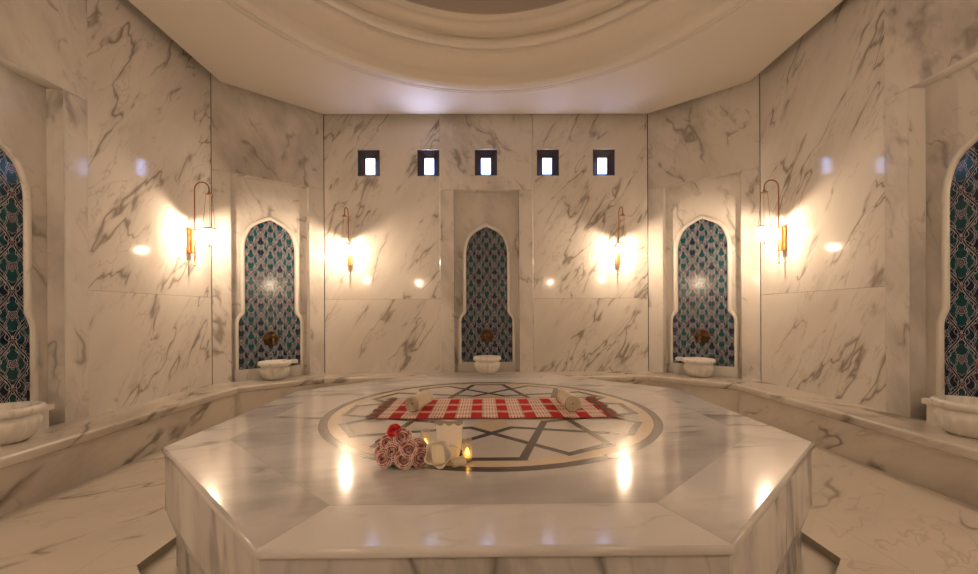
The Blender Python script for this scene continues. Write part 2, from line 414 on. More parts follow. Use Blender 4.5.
ZJ = EYE + .23                       # horizontal joint in the lamp bays
def make_wall(name, a, b, niche=True, holes=()):
    """wall between plan points a and b; local x runs right as seen from inside, y goes into the wall"""
    SHOULDER[0] = .55 if name in ('wall_left', 'wall_right') else 1.0
    a, b = Vector((*a, 0)), Vector((*b, 0))           # a right end, b left end seen from inside (room is counter-clockwise)
    c = (a + b) / 2; ux = (a - b).normalized(); L = (a - b).length / 2
    ny = Vector((-ux.y, ux.x, 0))
    M = Matrix(((ux.x, ny.x, 0, c.x), (ux.y, ny.y, 0, c.y), (0, 0, 1, 0), (0, 0, 0, 1)))
    mb = MB(M)
    root_frame = M
    pw = .715 if L > 1 else L - .004
    pr = .014 if L > 1 else 0.                        # niche panel stands a little proud
    zb = ZB - .12
    if L > 1:
        for s in (-1, 1):
            u0, u1 = sorted((s * pw, s * (L - .004)))
            stone(mb, u0, u1, zb, ZJ); stone(mb, u0, u1, ZJ, ZTOP, 0, holes)
    n0 = len(mb.f)
    if niche:
        stone(mb, -pw, -REC_W, zb, REC_Z, -pr); stone(mb, REC_W, pw, zb, REC_Z, -pr); stone(mb, -pw, pw, REC_Z, ZTOP, -pr, holes)
        r, t, y1 = REC_W, REC_Z, REC_D
        mb.piece()
        mb.face([(-r, y1, zb), (r, y1, zb), (r, y1, t), (-r, y1, t)])
        mb.face([(-r, -pr, zb), (-r, y1, zb), (-r, y1, t), (-r, -pr, t)]); mb.face([(r, -pr, zb), (r, -pr, t), (r, y1, t), (r, y1, zb)])
        mb.face([(-r, -pr, t), (-r, y1, t), (r, y1, t), (r, -pr, t)])
        # chamfer strip just inside the frame edge, as in the photo's light arris
        e = .012
        mb.face([(-r - e, -pr - .001, ZB), (-r, -pr + .008, ZB), (-r, -pr + .008, t), (-r - e, -pr - .001, t + e)])
        mb.face([(r, -pr + .008, ZB), (r + e, -pr - .001, ZB), (r + e, -pr - .001, t + e), (r, -pr + .008, t)])
        mb.face([(-r, -pr + .008, t), (r, -pr + .008, t), (r + e, -pr - .001, t + e), (-r - e, -pr - .001, t + e)])
        if L > 1:
            for sg in (-1, 1):
                q = [(sg * (pw - .006), -pr - .0008, ZB), (sg * (pw + .012), -.0008, ZB), (sg * (pw + .012), -.0008, ZTOP), (sg * (pw - .006), -pr - .0008, ZTOP)]
                mb.face(q if sg > 0 else q[::-1])
    else:
        stone(mb, -pw, pw, zb, ZJ, -pr); stone(mb, -pw, pw, ZJ, ZTOP, -pr)
    n1 = len(mb.f)
    for i in range(n0, n1): mb.mi[i] = 1
    # dark backing seen only in the joints
    mb.face([(-L - .03, .20, 0), (L + .03, .20, 0), (L + .03, .20, ZTOP + .1), (-L - .03, .20, ZTOP + .1)], None, 2)
    w = mb.build(name, [m_wall, m_panel, m_gap], kind='structure')
    if niche:
        mt = MB(M); mt.off = (.125, -NZ0)
        o0 = out_off(0)
        k = len(OUT)
        for i in range(k // 2):                       # strips between mirrored outline points
            (x0, z0), (x1, z1) = o0[i], o0[i + 1]
            q = [(-x0, REC_D - .004, z0), (x0, REC_D - .004, z0), (x1, REC_D - .004, z1), (-x1, REC_D - .004, z1)]
            if x1 == 0: q = q[:3]
            mt.face(q)
        mt.build('tile_panel', m_tile, w)
        mr = MB(M)
        prof = [(.052, REC_D + .001), (.050, REC_D - .018), (.042, REC_D - .026), (.016, REC_D - .026), (.006, REC_D - .020), (.0, REC_D - .003)]
        P = [[(x, y, z) for x, z in out_off(d)] for d, y in prof]
        for i in range(len(P) - 1):
            for j in range(len(OUT) - 1):
                q = [P[i][j], P[i][j + 1], P[i + 1][j + 1], P[i + 1][j]]
                mr.face(q, None, 0, True)
        mr.box((-.456, REC_D - .012, ZB - .05), (.456, REC_D + .001, NZ0 - .004))
        mr.build('niche_rim', m_carved, w)
    return w, M

WX = [(-1.822, 2.345), (-.897, 2.345), (-.003, 2.345), (.962, 2.345), (1.835, 2.345)]
WZ0, WZ1, WHW = EYE + 2.140, EYE + 2.552, .173
HOLES = [(x - WHW, x + WHW, WZ0, WZ1) for x, _ in WX]
walls = {}
names = ['wall_rear', 'wall_right_rear', 'wall_right', 'wall_right_back', 'wall_back', 'wall_left_back', 'wall_left', 'wall_left_rear']
for i, nm in enumerate(names):
    p, q = ROOM[i], ROOM[(i + 1) % 8]
    walls[nm] = make_wall(nm, p, q, niche=nm != 'wall_rear', holes=HOLES if nm == 'wall_back' else ())
# windows
for i, (x, _) in enumerate(WX):
    rt = bpy.data.objects.new('window_%d' % (i + 1), None); COL.objects.link(rt); rt.location = (x, D, (WZ0 + WZ1) / 2); rt['kind'] = 'structure'
    hw, hh, d = WHW - .001, (WZ1 - WZ0) / 2 - .001, .11
    pw_, ph_ = .074, .128
    f = MB(); off = -.022
    O = [(-hw, -hh), (hw, -hh), (hw, hh), (-hw, hh)]; I = [(-pw_, -ph_ + off), (pw_, -ph_ + off), (pw_, ph_ + off), (-pw_, ph_ + off)]
    o2 = [(a * .93, b * .94) for a, b in O]; i2 = [(a * 1.14, (b - off) * 1.10 + off) for a, b in I]
    rings = [[(a, .022, b) for a, b in O], [(a, .022, b) for a, b in o2], [(a, .085, b) for a, b in i2], [(a, .085, b) for a, b in I], [(a, .125, b) for a, b in I]]
    f.grid(rings, False, True, 0, False)
    f.build('window_frame', m_frame, rt)
    g = MB(); g.face([(I[0][0], .115, I[0][1]), (I[1][0], .115, I[1][1]), (I[2][0], .115, I[2][1]), (I[3][0], .115, I[3][1])])
    g.build('pane', m_pane, rt)
    ld = bpy.data.lights.new('window_daylight', 'AREA'); ld.shape = 'RECTANGLE'; ld.size = .14; ld.size_y = .24; ld.energy = (.4, 2.6, .6, .7, .6)[i]
    ld.color = (.56, .62, 1.); ld.spread = R(80)
    lo = bpy.data.objects.new('window_daylight', ld); COL.objects.link(lo); lo.location = (x, D + .07, (WZ0 + WZ1) / 2 - .02)
    lo.rotation_euler = Vector((0, .74, -.67)).to_track_quat('Z', 'Y').to_euler()

# ceiling: soffit with a round opening, stepped plaster mouldings and the dome
mb = MB()
SO = inset(ROOM, .185)
RC = (0.0, 2.69); RO = 2.80
NC = 96
circ = lambda r, z: [(RC[0] + r * math.cos(2 * PI * k / NC), RC[1] + r * math.sin(2 * PI * k / NC), z) for k in range(NC)]
outer = [Vector((*p, 0)) for p in SO]; hole = [Vector((x, y, 0)) for x, y, _ in circ(RO, 0)][::-1]
allp = outer + hole
for t in tessellate_polygon([outer, hole]):
    q = [allp[i] for i in t]
    if (q[1] - q[0]).cross(q[2] - q[0]).z > 0: q.reverse()
    mb.face([(p.x, p.y, ZC) for p in q])
for i in range(8):                                    # outer face of the soffit and the dark slot lid
    a, b = SO[i], SO[(i + 1) % 8]; c, d = ROOM[i], ROOM[(i + 1) % 8]
    mb.face([(*a, ZC), (*b, ZC), (*b, ZC + .34), (*a, ZC + .34)])
    mb.face([(*a, ZC + .34), (*b, ZC + .34), (*d, ZC + .34), (*c, ZC + .34)])
prof = [(2.80, 0), (2.795, .012), (2.785, .012), (2.78, 0), (2.755, 0), (2.75, .010), (2.74, .010), (2.735, .002), (2.705, .004), (2.655, .028), (2.635, .045), (2.63, .07)]
for k in range(9):                                    # cove
    a = PI / 2 * k / 8; prof.append((2.60 - .20 * (1 - math.cos(a)), .085 + .195 * math.sin(a)))
prof += [(2.392, .283), (2.385, .300), (2.380, .345)]
for k in range(19):                                   # roll
    b = -PI * 1.30 * k / 18; prof.append((2.318 + .058 * math.cos(b), .356 + .058 * math.sin(b)))
prof += [(2.290, .412)]
prof += [(2.285, .418), (2.27, .422)]
for k in range(7):
    a = PI / 2 * k / 6; prof.append((2.26 - .13 * math.sin(a), .424 + .075 * (1 - math.cos(a))))
prof += [(2.125, .515), (2.10, .520), (2.09, .530), (2.07, .534)]
nd = len(prof)
for k in range(11):
    a = PI / 2 * k / 10; prof.append((max(2.06 * math.cos(a), .01), .55 + 1.10 * math.sin(a)))
P = [circ(r, ZC + z) for r, z in prof]
mb.grid(P[:nd], False, True, 0, True)
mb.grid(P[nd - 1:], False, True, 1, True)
mb.build('ceiling', [m_plaster, m_domeshade], kind='structure')

# floor with the drain channel round the heated stone
GO, GI = inset(PLAT, -.098), inset(PLAT, .06)
GZ = -.045
mb = MB()
outer = [Vector((*p, 0)) for p in inset(ROOM, .30)]; hole = [Vector((*p, 0)) for p in GO][::-1]
allp = outer + hole
for t in tessellate_polygon([outer, hole]):
    q = [allp[i] for i in t]
    if (q[1] - q[0]).cross(q[2] - q[0]).z < 0: q.reverse()
    mb.face([(p.x, p.y, 0) for p in q])
for i in range(8):
    a, b, c, d = GO[i], GO[(i + 1) % 8], GI[i], GI[(i + 1) % 8]
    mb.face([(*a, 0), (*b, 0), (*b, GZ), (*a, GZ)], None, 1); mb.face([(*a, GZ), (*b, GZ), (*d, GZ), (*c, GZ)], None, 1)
# border joints: a ring of slabs framing the channel
GB = inset(PLAT, -.36)
def strip(mb, p, q, w, z, mat, ext=0.):
    p, q = Vector(p), Vector(q); d = (q - p).normalized(); n = Vector((-d.y, d.x)) * w / 2; p = p - d * ext; q = q + d * ext
    mb.face([(*(p - n), z), (*(q - n), z), (*(q + n), z), (*(p + n), z)], None, mat)
for i in range(8):
    strip(mb, GB[i], GB[(i + 1) % 8], .004, .0008, 2); strip(mb, GO[i], GB[i], .004, .0008, 2)
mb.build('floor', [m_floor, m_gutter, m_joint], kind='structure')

# ------------------------------------------------------------------ marble bench round the walls
mb = MB()
prof = [(-.02, ZB), (.440, ZB), (.450, ZB - .003), (.457, ZB - .010), (.46, ZB - .020), (.46, ZB - .064), (.456, ZB - .074), (.448, ZB - .078), (.432, ZB - .080), (.430, ZB - .086), (.430, -.005)]
rings = [(inset(ROOM, d), z) for d, z in prof]
for i in range(8):
    mb.piece(); run = 0.
    a0, b0 = Vector(ROOM[i]), Vector(ROOM[(i + 1) % 8]); d = (b0 - a0).normalized()
    for k in range(len(rings) - 1):
        (A, z0), (B, z1) = rings[k], rings[k + 1]
        L = math.hypot(prof[k + 1][0] - prof[k][0], z1 - z0)
        q = [(*A[i], z0), (*A[(i + 1) % 8], z0), (*B[(i + 1) % 8], z1), (*B[i], z1)]
        uu = [(Vector(p[:2]) - a0).dot(d) for p in q]
        extra = 3.1 if k >= len(rings) - 2 else 0.
        uv = [(uu[0] + mb.off[0], run + mb.off[1] + extra), (uu[1] + mb.off[0], run + mb.off[1] + extra), (uu[2] + mb.off[0], run + L + mb.off[1] + extra), (uu[3] + mb.off[0], run + L + mb.off[1] + extra)]
        mb.face(q, uv, 0, 0 < k < 9); run += L
bench = mb.build('marble_bench', m_bench)
tag(bench, 'continuous low marble bench with a projecting rounded lip running along the walls', 'bench')

# ------------------------------------------------------------------ heated octagonal stone
plat = thing('octagonal_platform', 'large octagonal grey-white marble platform in the middle of the room', 'platform', (PCX, PCY, 0))
loc = Matrix.Translation((-PCX, -PCY, 0))
mb = MB(loc)
prof = [(.014, PZ), (.007, PZ - .002), (.002, PZ - .007), (0, PZ - .014), (0, PZ - .026), (.003, PZ - .031), (.010, PZ - .033)]
rings = [(inset(PLAT, d), z) for d, z in prof]
TOP = rings[0][0]
cen = Vector((PCX, PCY))
INN = [tuple(cen + (Vector(p) - cen) * .847) for p in TOP]
for i in range(8):
    mb.piece(); j = (i + 1) % 8
    mb.face([(*TOP[i], PZ), (*TOP[j], PZ), (*INN[j], PZ), (*INN[i], PZ)])
    for k in range(len(rings) - 1):
        (A, z0), (B, z1) = rings[k], rings[k + 1]
        mb.face([(*A[i], z0), (*B[i], z1), (*B[j], z1), (*A[j], z0)], None, 0, True)
mb.piece()
mb.face([(*p, PZ) for p in INN])
for i in range(8):
    strip(mb, INN[i], INN[(i + 1) % 8], .0035, PZ + .0004, 1); strip(mb, TOP[i], INN[i], .0035, PZ + .0004, 1)
mb.build('top_slab', [m_slab, m_joint], plat)
# rosette inlay
mb = MB(loc); NR = 120; CX, CY = PCX + .012, PCY + .012
def ring2(r0, r1, z, mat):
    mb.piece()
    for k in range(NR):
        a, b = 2 * PI * k / NR, 2 * PI * (k + 1) / NR
        mb.face([(CX + r0 * math.cos(a), CY + r0 * math.sin(a), z), (CX + r1 * math.cos(a), CY + r1 * math.sin(a), z), (CX + r1 * math.cos(b), CY + r1 * math.sin(b), z), (CX + r0 * math.cos(b), CY + r0 * math.sin(b), z)], None, mat)
z = PZ + .0006
pol = lambda a, r: Vector((CX + r * math.cos(R(a)), CY + r * math.sin(R(a))))
RS, RK, SWD = 1.018, .486, .044
ring2(1.103, 1.158, z, 2); ring2(RS + .005, 1.103, z, 1)
mb.piece(); mb.face([(CX + (RS + .005) * math.cos(2 * PI * k / NR), CY + (RS + .005) * math.sin(2 * PI * k / NR), z) for k in range(NR)], None, 0)
# crossing radius of neighbouring strands on the bisector
p, q = pol(-15, RK), pol(-15 + 37, RS); d = q - p
tt = -(p.y - CY) / d.y if abs(d.y) > 1e-6 else 0
RX = (p + d * tt - Vector((CX, CY))).length
for k in range(12):
    c = 30 * k + 30
    if k % 2 == 0:
        mb.piece(); A = pol(c, RX); B = pol(c + 15, RK); C = pol(c - 15, RK); O = pol(c, .02)
        mb.face([(*O, z + .0003), (*C, z + .0003), (*A, z + .0003), (*B, z + .0003)], None, 1)
def poly_strip(pts, w, z, mat):
    pts = [Vector(p) for p in pts]; Lp, Rp = [], []
    for i, p in enumerate(pts):
        d1 = (p - pts[i - 1]).normalized() if i else (pts[1] - p).normalized()
        d2 = (pts[i + 1] - p).normalized() if i < len(pts) - 1 else d1
        n1, n2 = Vector((-d1.y, d1.x)), Vector((-d2.y, d2.x)); b = (n1 + n2) / (1 + n1.dot(n2)) * w / 2
        Lp.append(p + b); Rp.append(p - b)
    for i in range(len(pts) - 1):
        mb.face([(*Rp[i], z), (*Rp[i + 1], z), (*Lp[i + 1], z), (*Lp[i], z)], None, mat)
for k in range(12):
    t = 15 + 30 * k
    mb.piece(); poly_strip([pol(t - 37, RS), pol(t, RK), pol(t + 37, RS)], SWD, z + .0006 + k * .00002, 2)
    c = 30 * k
    poly_strip([pol(c - 9.3, RS), pol(c + 9.3, RS)], SWD, z + .0009, 2)
inl = mb.build('rosette_inlay', [m_inlaywhite, m_beige, m_dark], plat, merge=False)
inl['label'] = 'dark and beige marble rosette inlaid in a ring'
# body: side panels, splayed foot
mb = MB(loc)
prof = [(.010, PZ - .033), (.012, PZ - .037), (.012, .262), (.018, .250), (.052, .130), (.056, .118), (.056, GZ - .002)]
rings = [(inset(PLAT, d), z) for d, z in prof]
for i in range(8):
    mb.piece(); j = (i + 1) % 8
    a0, b0 = Vector(PLAT[i]), Vector(PLAT[j]); d = (b0 - a0).normalized()
    for k in range(len(rings) - 1):
        (A, z0), (B, z1) = rings[k], rings[k + 1]
        q = [(*A[i], z0), (*B[i], z1), (*B[j], z1), (*A[j], z0)]
        mb.face(q, [((Vector(p[:2]) - a0).dot(d) + mb.off[0], p[2] + mb.off[1]) for p in q])
mb.build('platform_body', m_slabside, plat)

# ------------------------------------------------------------------ washbasins and taps, one in each niche
def make_basin(label, ledge):
    t = thing('marble_washbasin', label, 'washbasin')
    b = MB(); b.off = (3., 5.)
    n = 72
    def lob(a, z): return 1 + (.085 * abs(math.cos(9 * a)) - .04) * max(0., min(1., (.185 - z) / .03)) * min(1., max(z, .0) / .03 + .35)
    prof = [(.10, 0), (.122, .004), (.140, .02), (.163, .055), (.180, .095), (.187, .13), (.184, .155), (.174, .175), (.168, .188)]
    b.lathe([(r, z) for r, z in prof], (0, -.095, 0), n, 0, rmod=lob)
    b.build('bowl', m_carved, t)
    r = MB(); r.off = (9., 2.)
    prof = [(.168, .186), (.190, .192), (.206, .202), (.214, .216), (.215, .232), (.209, .246), (.198, .254), (.186, .256), (.176, .250), (.168, .235), (.150, .150), (.10, .085), (.01, .07)]
    r.lathe(prof, (0, -.095, 0), n)
    r.build('rim', m_carved, t)
    k = MB(); k.off = (1., 1.)
    if ledge == 2: k.box((-.385, -.050, .148), (.385, .114, .190)); k.box((-.370, -.025, 0), (.370, .114, .148))
    if ledge == 1: k.box((-.15, .020, .190), (.34, .114, .238))
    if ledge == 3: k.box((-.34, .020, .190), (.15, .114, .238))
    if ledge: k.build('back_ledge', m_carved, t)
    return t
def make_tap(label):
    t = thing('bronze_tap', label, 'tap')
    p = MB()
    Mx = Matrix.Rotation(PI / 2, 4, 'X')
    p.lathe([(.001, .030), (.03, .030), (.040, .024), (.046, .012), (.072, .010), (.078, .004), (.079, -.004)], (0, 0, 0), 48, 0, rmod=lambda a, z: 1 + (.16 * abs(math.cos(4 * a)) if z < .0235 else 0), M=Mx)
    p.build('rosette_plate', m_bronze, t)
    s = MB()
    s.tube([(0, -.01, 0), (0, -.05, .012), (0, -.085, .012), (0, -.115, -.005), (0, -.132, -.035), (0, -.135, -.06)], [.024, .022, .022, .021, .018, .020], 14)
    s.sphere((0, -.062, .014), .032, 14, 9)
    s.build('spout', m_bronze, t)
    h = MB()
    h.tube([(0, -.062, .035), (0, -.062, .075)], .010, 10); h.sphere((0, -.062, .080), .014, 10, 7)
    for k in range(4):
        a = k * PI / 2 + .5
        h.tube([(0, -.062, .080), (.042 * math.cos(a), -.062 + .042 * math.sin(a), .083)], [.007, .005], 8); h.sphere((.045 * math.cos(a), -.062 + .045 * math.sin(a), .083), .009, 8, 6)
    h.build('cross_handle', m_bronze, t)
    return t
place = [('wall_back', 'in the middle niche of the far wall', 0), ('wall_left_back', 'in the angled niche left of the far wall', 1), ('wall_right_back', 'in the angled niche right of the far wall', 3),
         ('wall_left', 'in the niche at the left photo edge', 2), ('wall_right', 'in the niche at the right photo edge', 2)]
protos = {}; t0 = None
for nm, where, ledge in place:
    M = walls[nm][1]; rz = M.to_euler().z
    lb, lt = 'fluted white marble washbasin on the bench ' + where, 'dark bronze tap on the tiles ' + where
    p, q = M @ Vector((0, 0, ZB)), M @ Vector((0, REC_D - .006, EYE - .355))
    if ledge in protos: dup(protos[ledge], p, rz, lb)
    else:
        b = protos[ledge] = make_basin(lb, ledge); b['group'] = 'washbasins in the niches'; b.location = p; b.rotation_euler.z = rz
    if t0: dup(t0, q, rz, lt)
    else:
        t0 = make_tap(lt); t0['group'] = 'taps over the washbasins'; t0.location = q; t0.rotation_euler.z = rz; t0.scale = (1.2, 1.2, 1.2)

# ------------------------------------------------------------------ wall lamps
def make_lamp(label):
    t = thing('wall_sconce', label, 'wall lamp', group='brass crook wall lamps')      # origin: on the wall at the lamp's foot
    b = MB()                                            # bracket: brass cage holding an amber tube
    yb = -.075
    b.box((-.032, -.066, .430), (.032, -.002, .443)); b.box((-.032, -.066, .144), (.032, -.002, .158))
    for sx in (-1, 1):
        for yy in (-.061, -.008): b.box((sx * .028 - .004, yy - .004, .158), (sx * .028 + .004, yy + .004, .430))
    br = b.build('bracket', m_brass, t)
    g = MB(); g.lathe([(.021, .158), (.021, .430)], (0, -.034, 0), 20); g.build('amber_tube', m_amberglass, br)
    r = MB()                                            # crook
    path = [(0, yb, 0), (0, yb, .10), (0, yb, .30), (0, yb, .60), (0, yb, .92)]
    ra = .088
    for k in range(1, 17):
        a = PI * k / 16; path.append((0, yb - ra + ra * math.cos(a), .92 + ra * math.sin(a)))
    path.append((0, yb - 2 * ra, .895))
    r.tube(path, .0075, 10); r.sphere((0, yb, .0), .011, 10, 7); r.sphere((0, yb, .10), .012, 10, 7)
    r.tube([(0, yb, .437), (0, yb - 2 * ra + .07, .437)], .0055, 8)
    r.build('crook_rod', m_brass, t)
    yc = yb - 2 * ra
    c = MB(); c.lathe([(.004, .905), (.009, .898), (.013, .880), (.024, .868), (.040, .860), (.041, .855), (.02, .857), (.003, .860)], (0, yc, 0), 24); c.build('bell_cap', m_brass, t)
    for k in range(3):
        a = 2 * PI * k / 3 + .5; h = MB()
        x, y = math.cos(a), math.sin(a)
        h.tube([(x * .036, yc + y * .036, .858), (x * .071, yc + y * .071, .444)], .0020, 6)
        for j in range(18):
            f = (j + .5) / 18; h.sphere((x * (.036 + .035 * f), yc + y * (.036 + .035 * f), .858 - .414 * f), .0042, 6, 4)
        h.build('chain', m_brass, t)
    d = MB()                                            # rim with its inner plate
    d.lathe([(.001, .440), (.070, .440), (.070, .446), (.076, .449), (.082, .444), (.083, .434), (.079, .428), (.072, .430), (.070, .436), (.001, .436)], (0, yc, 0), 36)
    rp_ = d.build('rim_plate', m_brass, t)
    w = MB(Matrix.Translation((0, 0, 0)))
    w.lathe([(.078, .430), (.079, .39), (.074, .345), (.060, .300), (.040, .272), (.022, .262), (.001, .260)], (0, 0, 0), 48)
    o = w.build('glass_bowl', m_bowlglass, t); o.location = (0, yc, 0)
    u = MB(); u.sphere((0, yc, .370), .019, 16, 10); u.build('bulb', m_bulb, t)
    s = MB(); s.tube([(0, yc, .437), (0, yc, .392)], .010, 12); s.build('socket', m_brass, rp_)
    f = MB(); f.lathe([(.001, .264), (.012, .262), (.014, .255), (.006, .246), (.009, .238), (.004, .226), (.001, .215)], (0, yc, 0), 14); f.build('finial', m_brass, t)
    return t
LZ = EYE + .600
lamps = [('wall_back', -2.115, 'brass crook wall lamp on the far wall left of the middle niche'), ('wall_back', 2.035, 'brass crook wall lamp on the far wall right of the middle niche'),
         ('wall_left', 1.965, 'brass crook wall lamp on the left side wall beside the angled niche'), ('wall_right', -1.945, 'brass crook wall lamp on the right side wall beside the angled niche'),
         ('wall_left', -1.965, 'brass crook wall lamp at the near end of the left side wall'), ('wall_right', 1.945, 'brass crook wall lamp at the near end of the right side wall'),
         ('wall_rear', -2.06, 'brass crook wall lamp on the rear wall behind the viewer, right side'), ('wall_rear', 2.06, 'brass crook wall lamp on the rear wall behind the viewer, left side')]
l0 = None
for nm, u, lb in lamps:
    M = walls[nm][1]; p = M @ Vector((u, 0, LZ)); rz = M.to_euler().z
    if l0 is None: l0 = make_lamp(lb); l0.location = p; l0.rotation_euler.z = rz
    else: dup(l0, p, rz, lb)

# ------------------------------------------------------------------ plaid cloth with fringes
ZS = PZ + .0045
X0, X1, YA, YB = -.775, .790, 2.655, 3.295
cl = thing('plaid_cloth', 'red and white plaid cotton cloth spread flat across the rosette', 'cloth', (0, 0, ZS))
mb = MB(); nx, ny = 90, 30
def cz(i, j):
    x, y = i / nx, j / ny
    return .0035 + .0016 * math.sin(x * 31 + y * 5) * math.sin(y * 7 + x * 4) + .0009 * math.sin(x * 73 + y * 9)
edge = lambda j: .010 * math.sin(j * .7)
P = [[(X0 + (X1 - X0) * i / nx + .012 * (1 - 2 * i / nx) * (j / ny), YA + (YB - YA) * j / ny + .004 * math.sin(i * .21), cz(i, j)) for j in range(ny + 1)] for i in range(nx + 1)]
uvf = lambda i, j: ((X1 - X0) * i / nx + .026, (YB - YA) * j / ny)
mb.grid(P, uv=uvf)
P2 = [[(x, y, z - .003) for x, y, z in row] for row in P]
mb.grid(P2, uv=uvf, flip=True)
for i in range(nx):
    for j in (0, ny):
        mb.face([P2[i][j], P2[i + 1][j], P[i + 1][j], P[i][j]], [uvf(i, j)] * 4)
for j in range(ny):
    for i in (0, nx):
        mb.face([P2[i][j], P2[i][j + 1], P[i][j + 1], P[i][j]], [uvf(i, j)] * 4)
mb.build('woven_panel', m_plaid, cl)
rnd = random.Random(3)
for sd, xe in ((-1, X0), (1, X1)):
    mb = MB()
    for k in range(26):
        y = YA + .012 + (YB - YA - .024) * k / 25
        x = xe + .012 * (1 if sd < 0 else -1) * (k / 25)
        dx, dy = sd * rnd.uniform(.05, .085), rnd.uniform(-.022, .015)
        mid = (x + dx * .5, y + dy * .3 + rnd.uniform(-.006, .006), .007 + rnd.uniform(0, .006))
        mb.tube([(x - sd * .006, y, .005), mid, (x + dx, y + dy, .005)], [.0045, .0055, .0035], 6, mat=1 if k % 5 == 2 else 0)
        mb.sphere((x + dx * .22, y + dy * .1, .0075), .0075, 8, 5, mat=1 if k % 5 == 2 else 0)
    mb.build('fringe', [m_fringe, m_fringered], cl)

# ------------------------------------------------------------------ rolled towels
def make_roll(label):
    t = thing('rolled_towel', label, 'towel', group='rolled towels on the cloth')       # axis along local y, resting on z=0
    r, L = .060, .275
    turns = 4.2
    pts = []
    N = 110
    for i in range(N + 1):
        a = 2 * PI * turns * i / N
        rad = .006 + (r - .012) * i / N
        pts.append((rad * math.cos(-a + .6), rad * math.sin(-a + .6)))
    th = .0042
    mb = MB()
    P = []
    for y in (0, .004, L - .004, L):
        e = .0018 if y in (0, L) else 0
        row = []
        for i in range(N + 1):
            x, z = pts[i]; l = math.hypot(x, z); row.append((x * (1 + (th - e) / l), y, z * (1 + (th - e) / l)))
        for i in range(N, -1, -1):
            x, z = pts[i]; l = math.hypot(x, z); row.append((x * (1 - (th - e) / l), y, z * (1 - (th - e) / l)))
        P.append([Vector(p) + Vector((0, 0, r - .002)) for p in row])
    mb.grid(P, False, True, 0, True)
    for row, fl in ((P[0], 1), (P[-1], 0)):
        n = N + 1
        for i in range(N):
            q = [row[i], row[i + 1], row[2 * n - 2 - i], row[2 * n - 1 - i]]
            mb.face(q[::-1] if fl else q, None, 0)
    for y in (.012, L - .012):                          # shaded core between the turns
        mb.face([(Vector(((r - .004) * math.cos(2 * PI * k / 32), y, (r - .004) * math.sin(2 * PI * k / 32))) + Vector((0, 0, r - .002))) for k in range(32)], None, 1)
    mb.build('towel_roll', [m_towel, m_towelend], t)
    return t
ZT = ZS + .0052
r0 = make_roll('cream rolled towel on the left part of the plaid cloth, turned slightly askew'); r0.location = (-.560, 2.800, ZT); r0.rotation_euler.z = R(-13)
dup(r0, (.560, 2.775, ZT), R(4), 'cream rolled towel on the right part of the plaid cloth, end facing the viewer')

# ------------------------------------------------------------------ pyramid of roses
def pl(u, v, z=PZ):                                     # where a sight line of the photo meets a level plane (used for layout only)
    y = (EYE - z) * 401.6 / (v - 313.5); return Vector(((u - 485.7) * y / 401.6 + .0069 * y - .062, y, z))
bq = pl(399.5, 470.5); bq.y += .085
bouquet = thing('rose_bouquet', 'pyramid of dusty pink frosted roses with one bright red rose on top', 'flowers', (bq.x, bq.y, PZ))
def rose_mesh(seed, open_=1.):
    rr = random.Random(seed); mb = MB()
    layers = [(2, .007, .029, .15), (3, .013, .033, .35), (4, .022, .034, .75), (5, .031, .032, .9), (5, .038, .027, 1.1)]
    for li, (n, rad, hgt, op) in enumerate(layers):
        for k in range(n):
            a0 = 2 * PI * (k + .5 * (li % 2)) / n + rr.uniform(-.35, .35)
            wd = 2 * PI / n * .80; kz = rr.uniform(-.18, .18)
            G = []
            nu, nv = 7, 6
            for i in range(nu + 1):
                s = i / nu * 2 - 1
                row = []
                for j in range(nv + 1):
                    t = j / nv
                    prof = 1 - .30 * abs(s) ** 2.2 * t
                    a = a0 + s * wd * (.55 + .45 * math.sin(min(t * 1.3, 1) * PI / 2))
                    out = rad * (.30 + .95 * math.sin(t * PI / 2)) + op * open_ * .014 * max(0, t - .55) ** 1.2 * 2.6
                    z = -.016 + hgt * (1.25 + kz) * t * prof - op * open_ * .020 * max(0, t - .6) ** 1.5 * 2.0 + .0012 * math.sin(7 * s + k)
                    row.append((out * math.cos(a), out * math.sin(a), z))
                G.append(row)
            mb.grid(G, uv=lambda i, j: (i / nu, (j / nv) * (1 if abs(i / nu * 2 - 1) < .8 else 1.08)))
    mb.sphere((0, 0, -.006), .026, 10, 6, sc=(1, 1, .8))
    # tight spiral heart
    G = []
    for i in range(40):
        a = i / 39 * 2 * PI * 2.3; r = .002 + .008 * i / 39
        G.append([(r * math.cos(a), r * math.sin(a), -.002), (r * 1.05 * math.cos(a), r * 1.05 * math.sin(a), .027 - .004 * i / 39)])
    mb.grid(G, uv=lambda i, j: (0, j * .55))
    return mb
meshes = []
for sd in (1, 2, 3):
    o = rose_mesh(sd).build('rose', m_rose, bouquet); meshes.append(o)
ro = rose_mesh(5, .55).build('rose', m_redrose, bouquet); ro['label'] = 'bright red rose bud at the top'
def put(o, u, v, dy, tilt=.9, sc=1.0, side=None):
    y = bq.y + dy; dep = y
    x = (u - 485.7) * dep / 401.6 + .0069 * dep - .062; z = EYE - (v - 313.5) * dep / 401.6
    o.location = (x - bq.x, y - bq.y, z - PZ)
    d = Vector((x - bq.x, (y - bq.y) - .06, (z - PZ) - .03))
    d = Vector((d.x * 1.2, d.y - .10, max(d.z, .0) + .035)).normalized()
    o.rotation_euler = d.to_track_quat('Z', 'Y').to_euler(); o.scale = (sc, sc, sc)
    R3 = o.rotation_euler.to_matrix(); low = min((R3 @ v.co).z for v in o.data.vertices) * sc
    o.location.z = max(o.location.z, .001 - low)
spots = [(383.8, 464.2, -.050), (403.6, 464.2, -.062), (419.5, 462.5, -.045), (392, 451, -.050), (408, 449.2, -.048), (381.3, 450, -.005), (417.5, 447, -.005),
         (387.5, 442.5, -.005), (402.5, 437, -.020)]
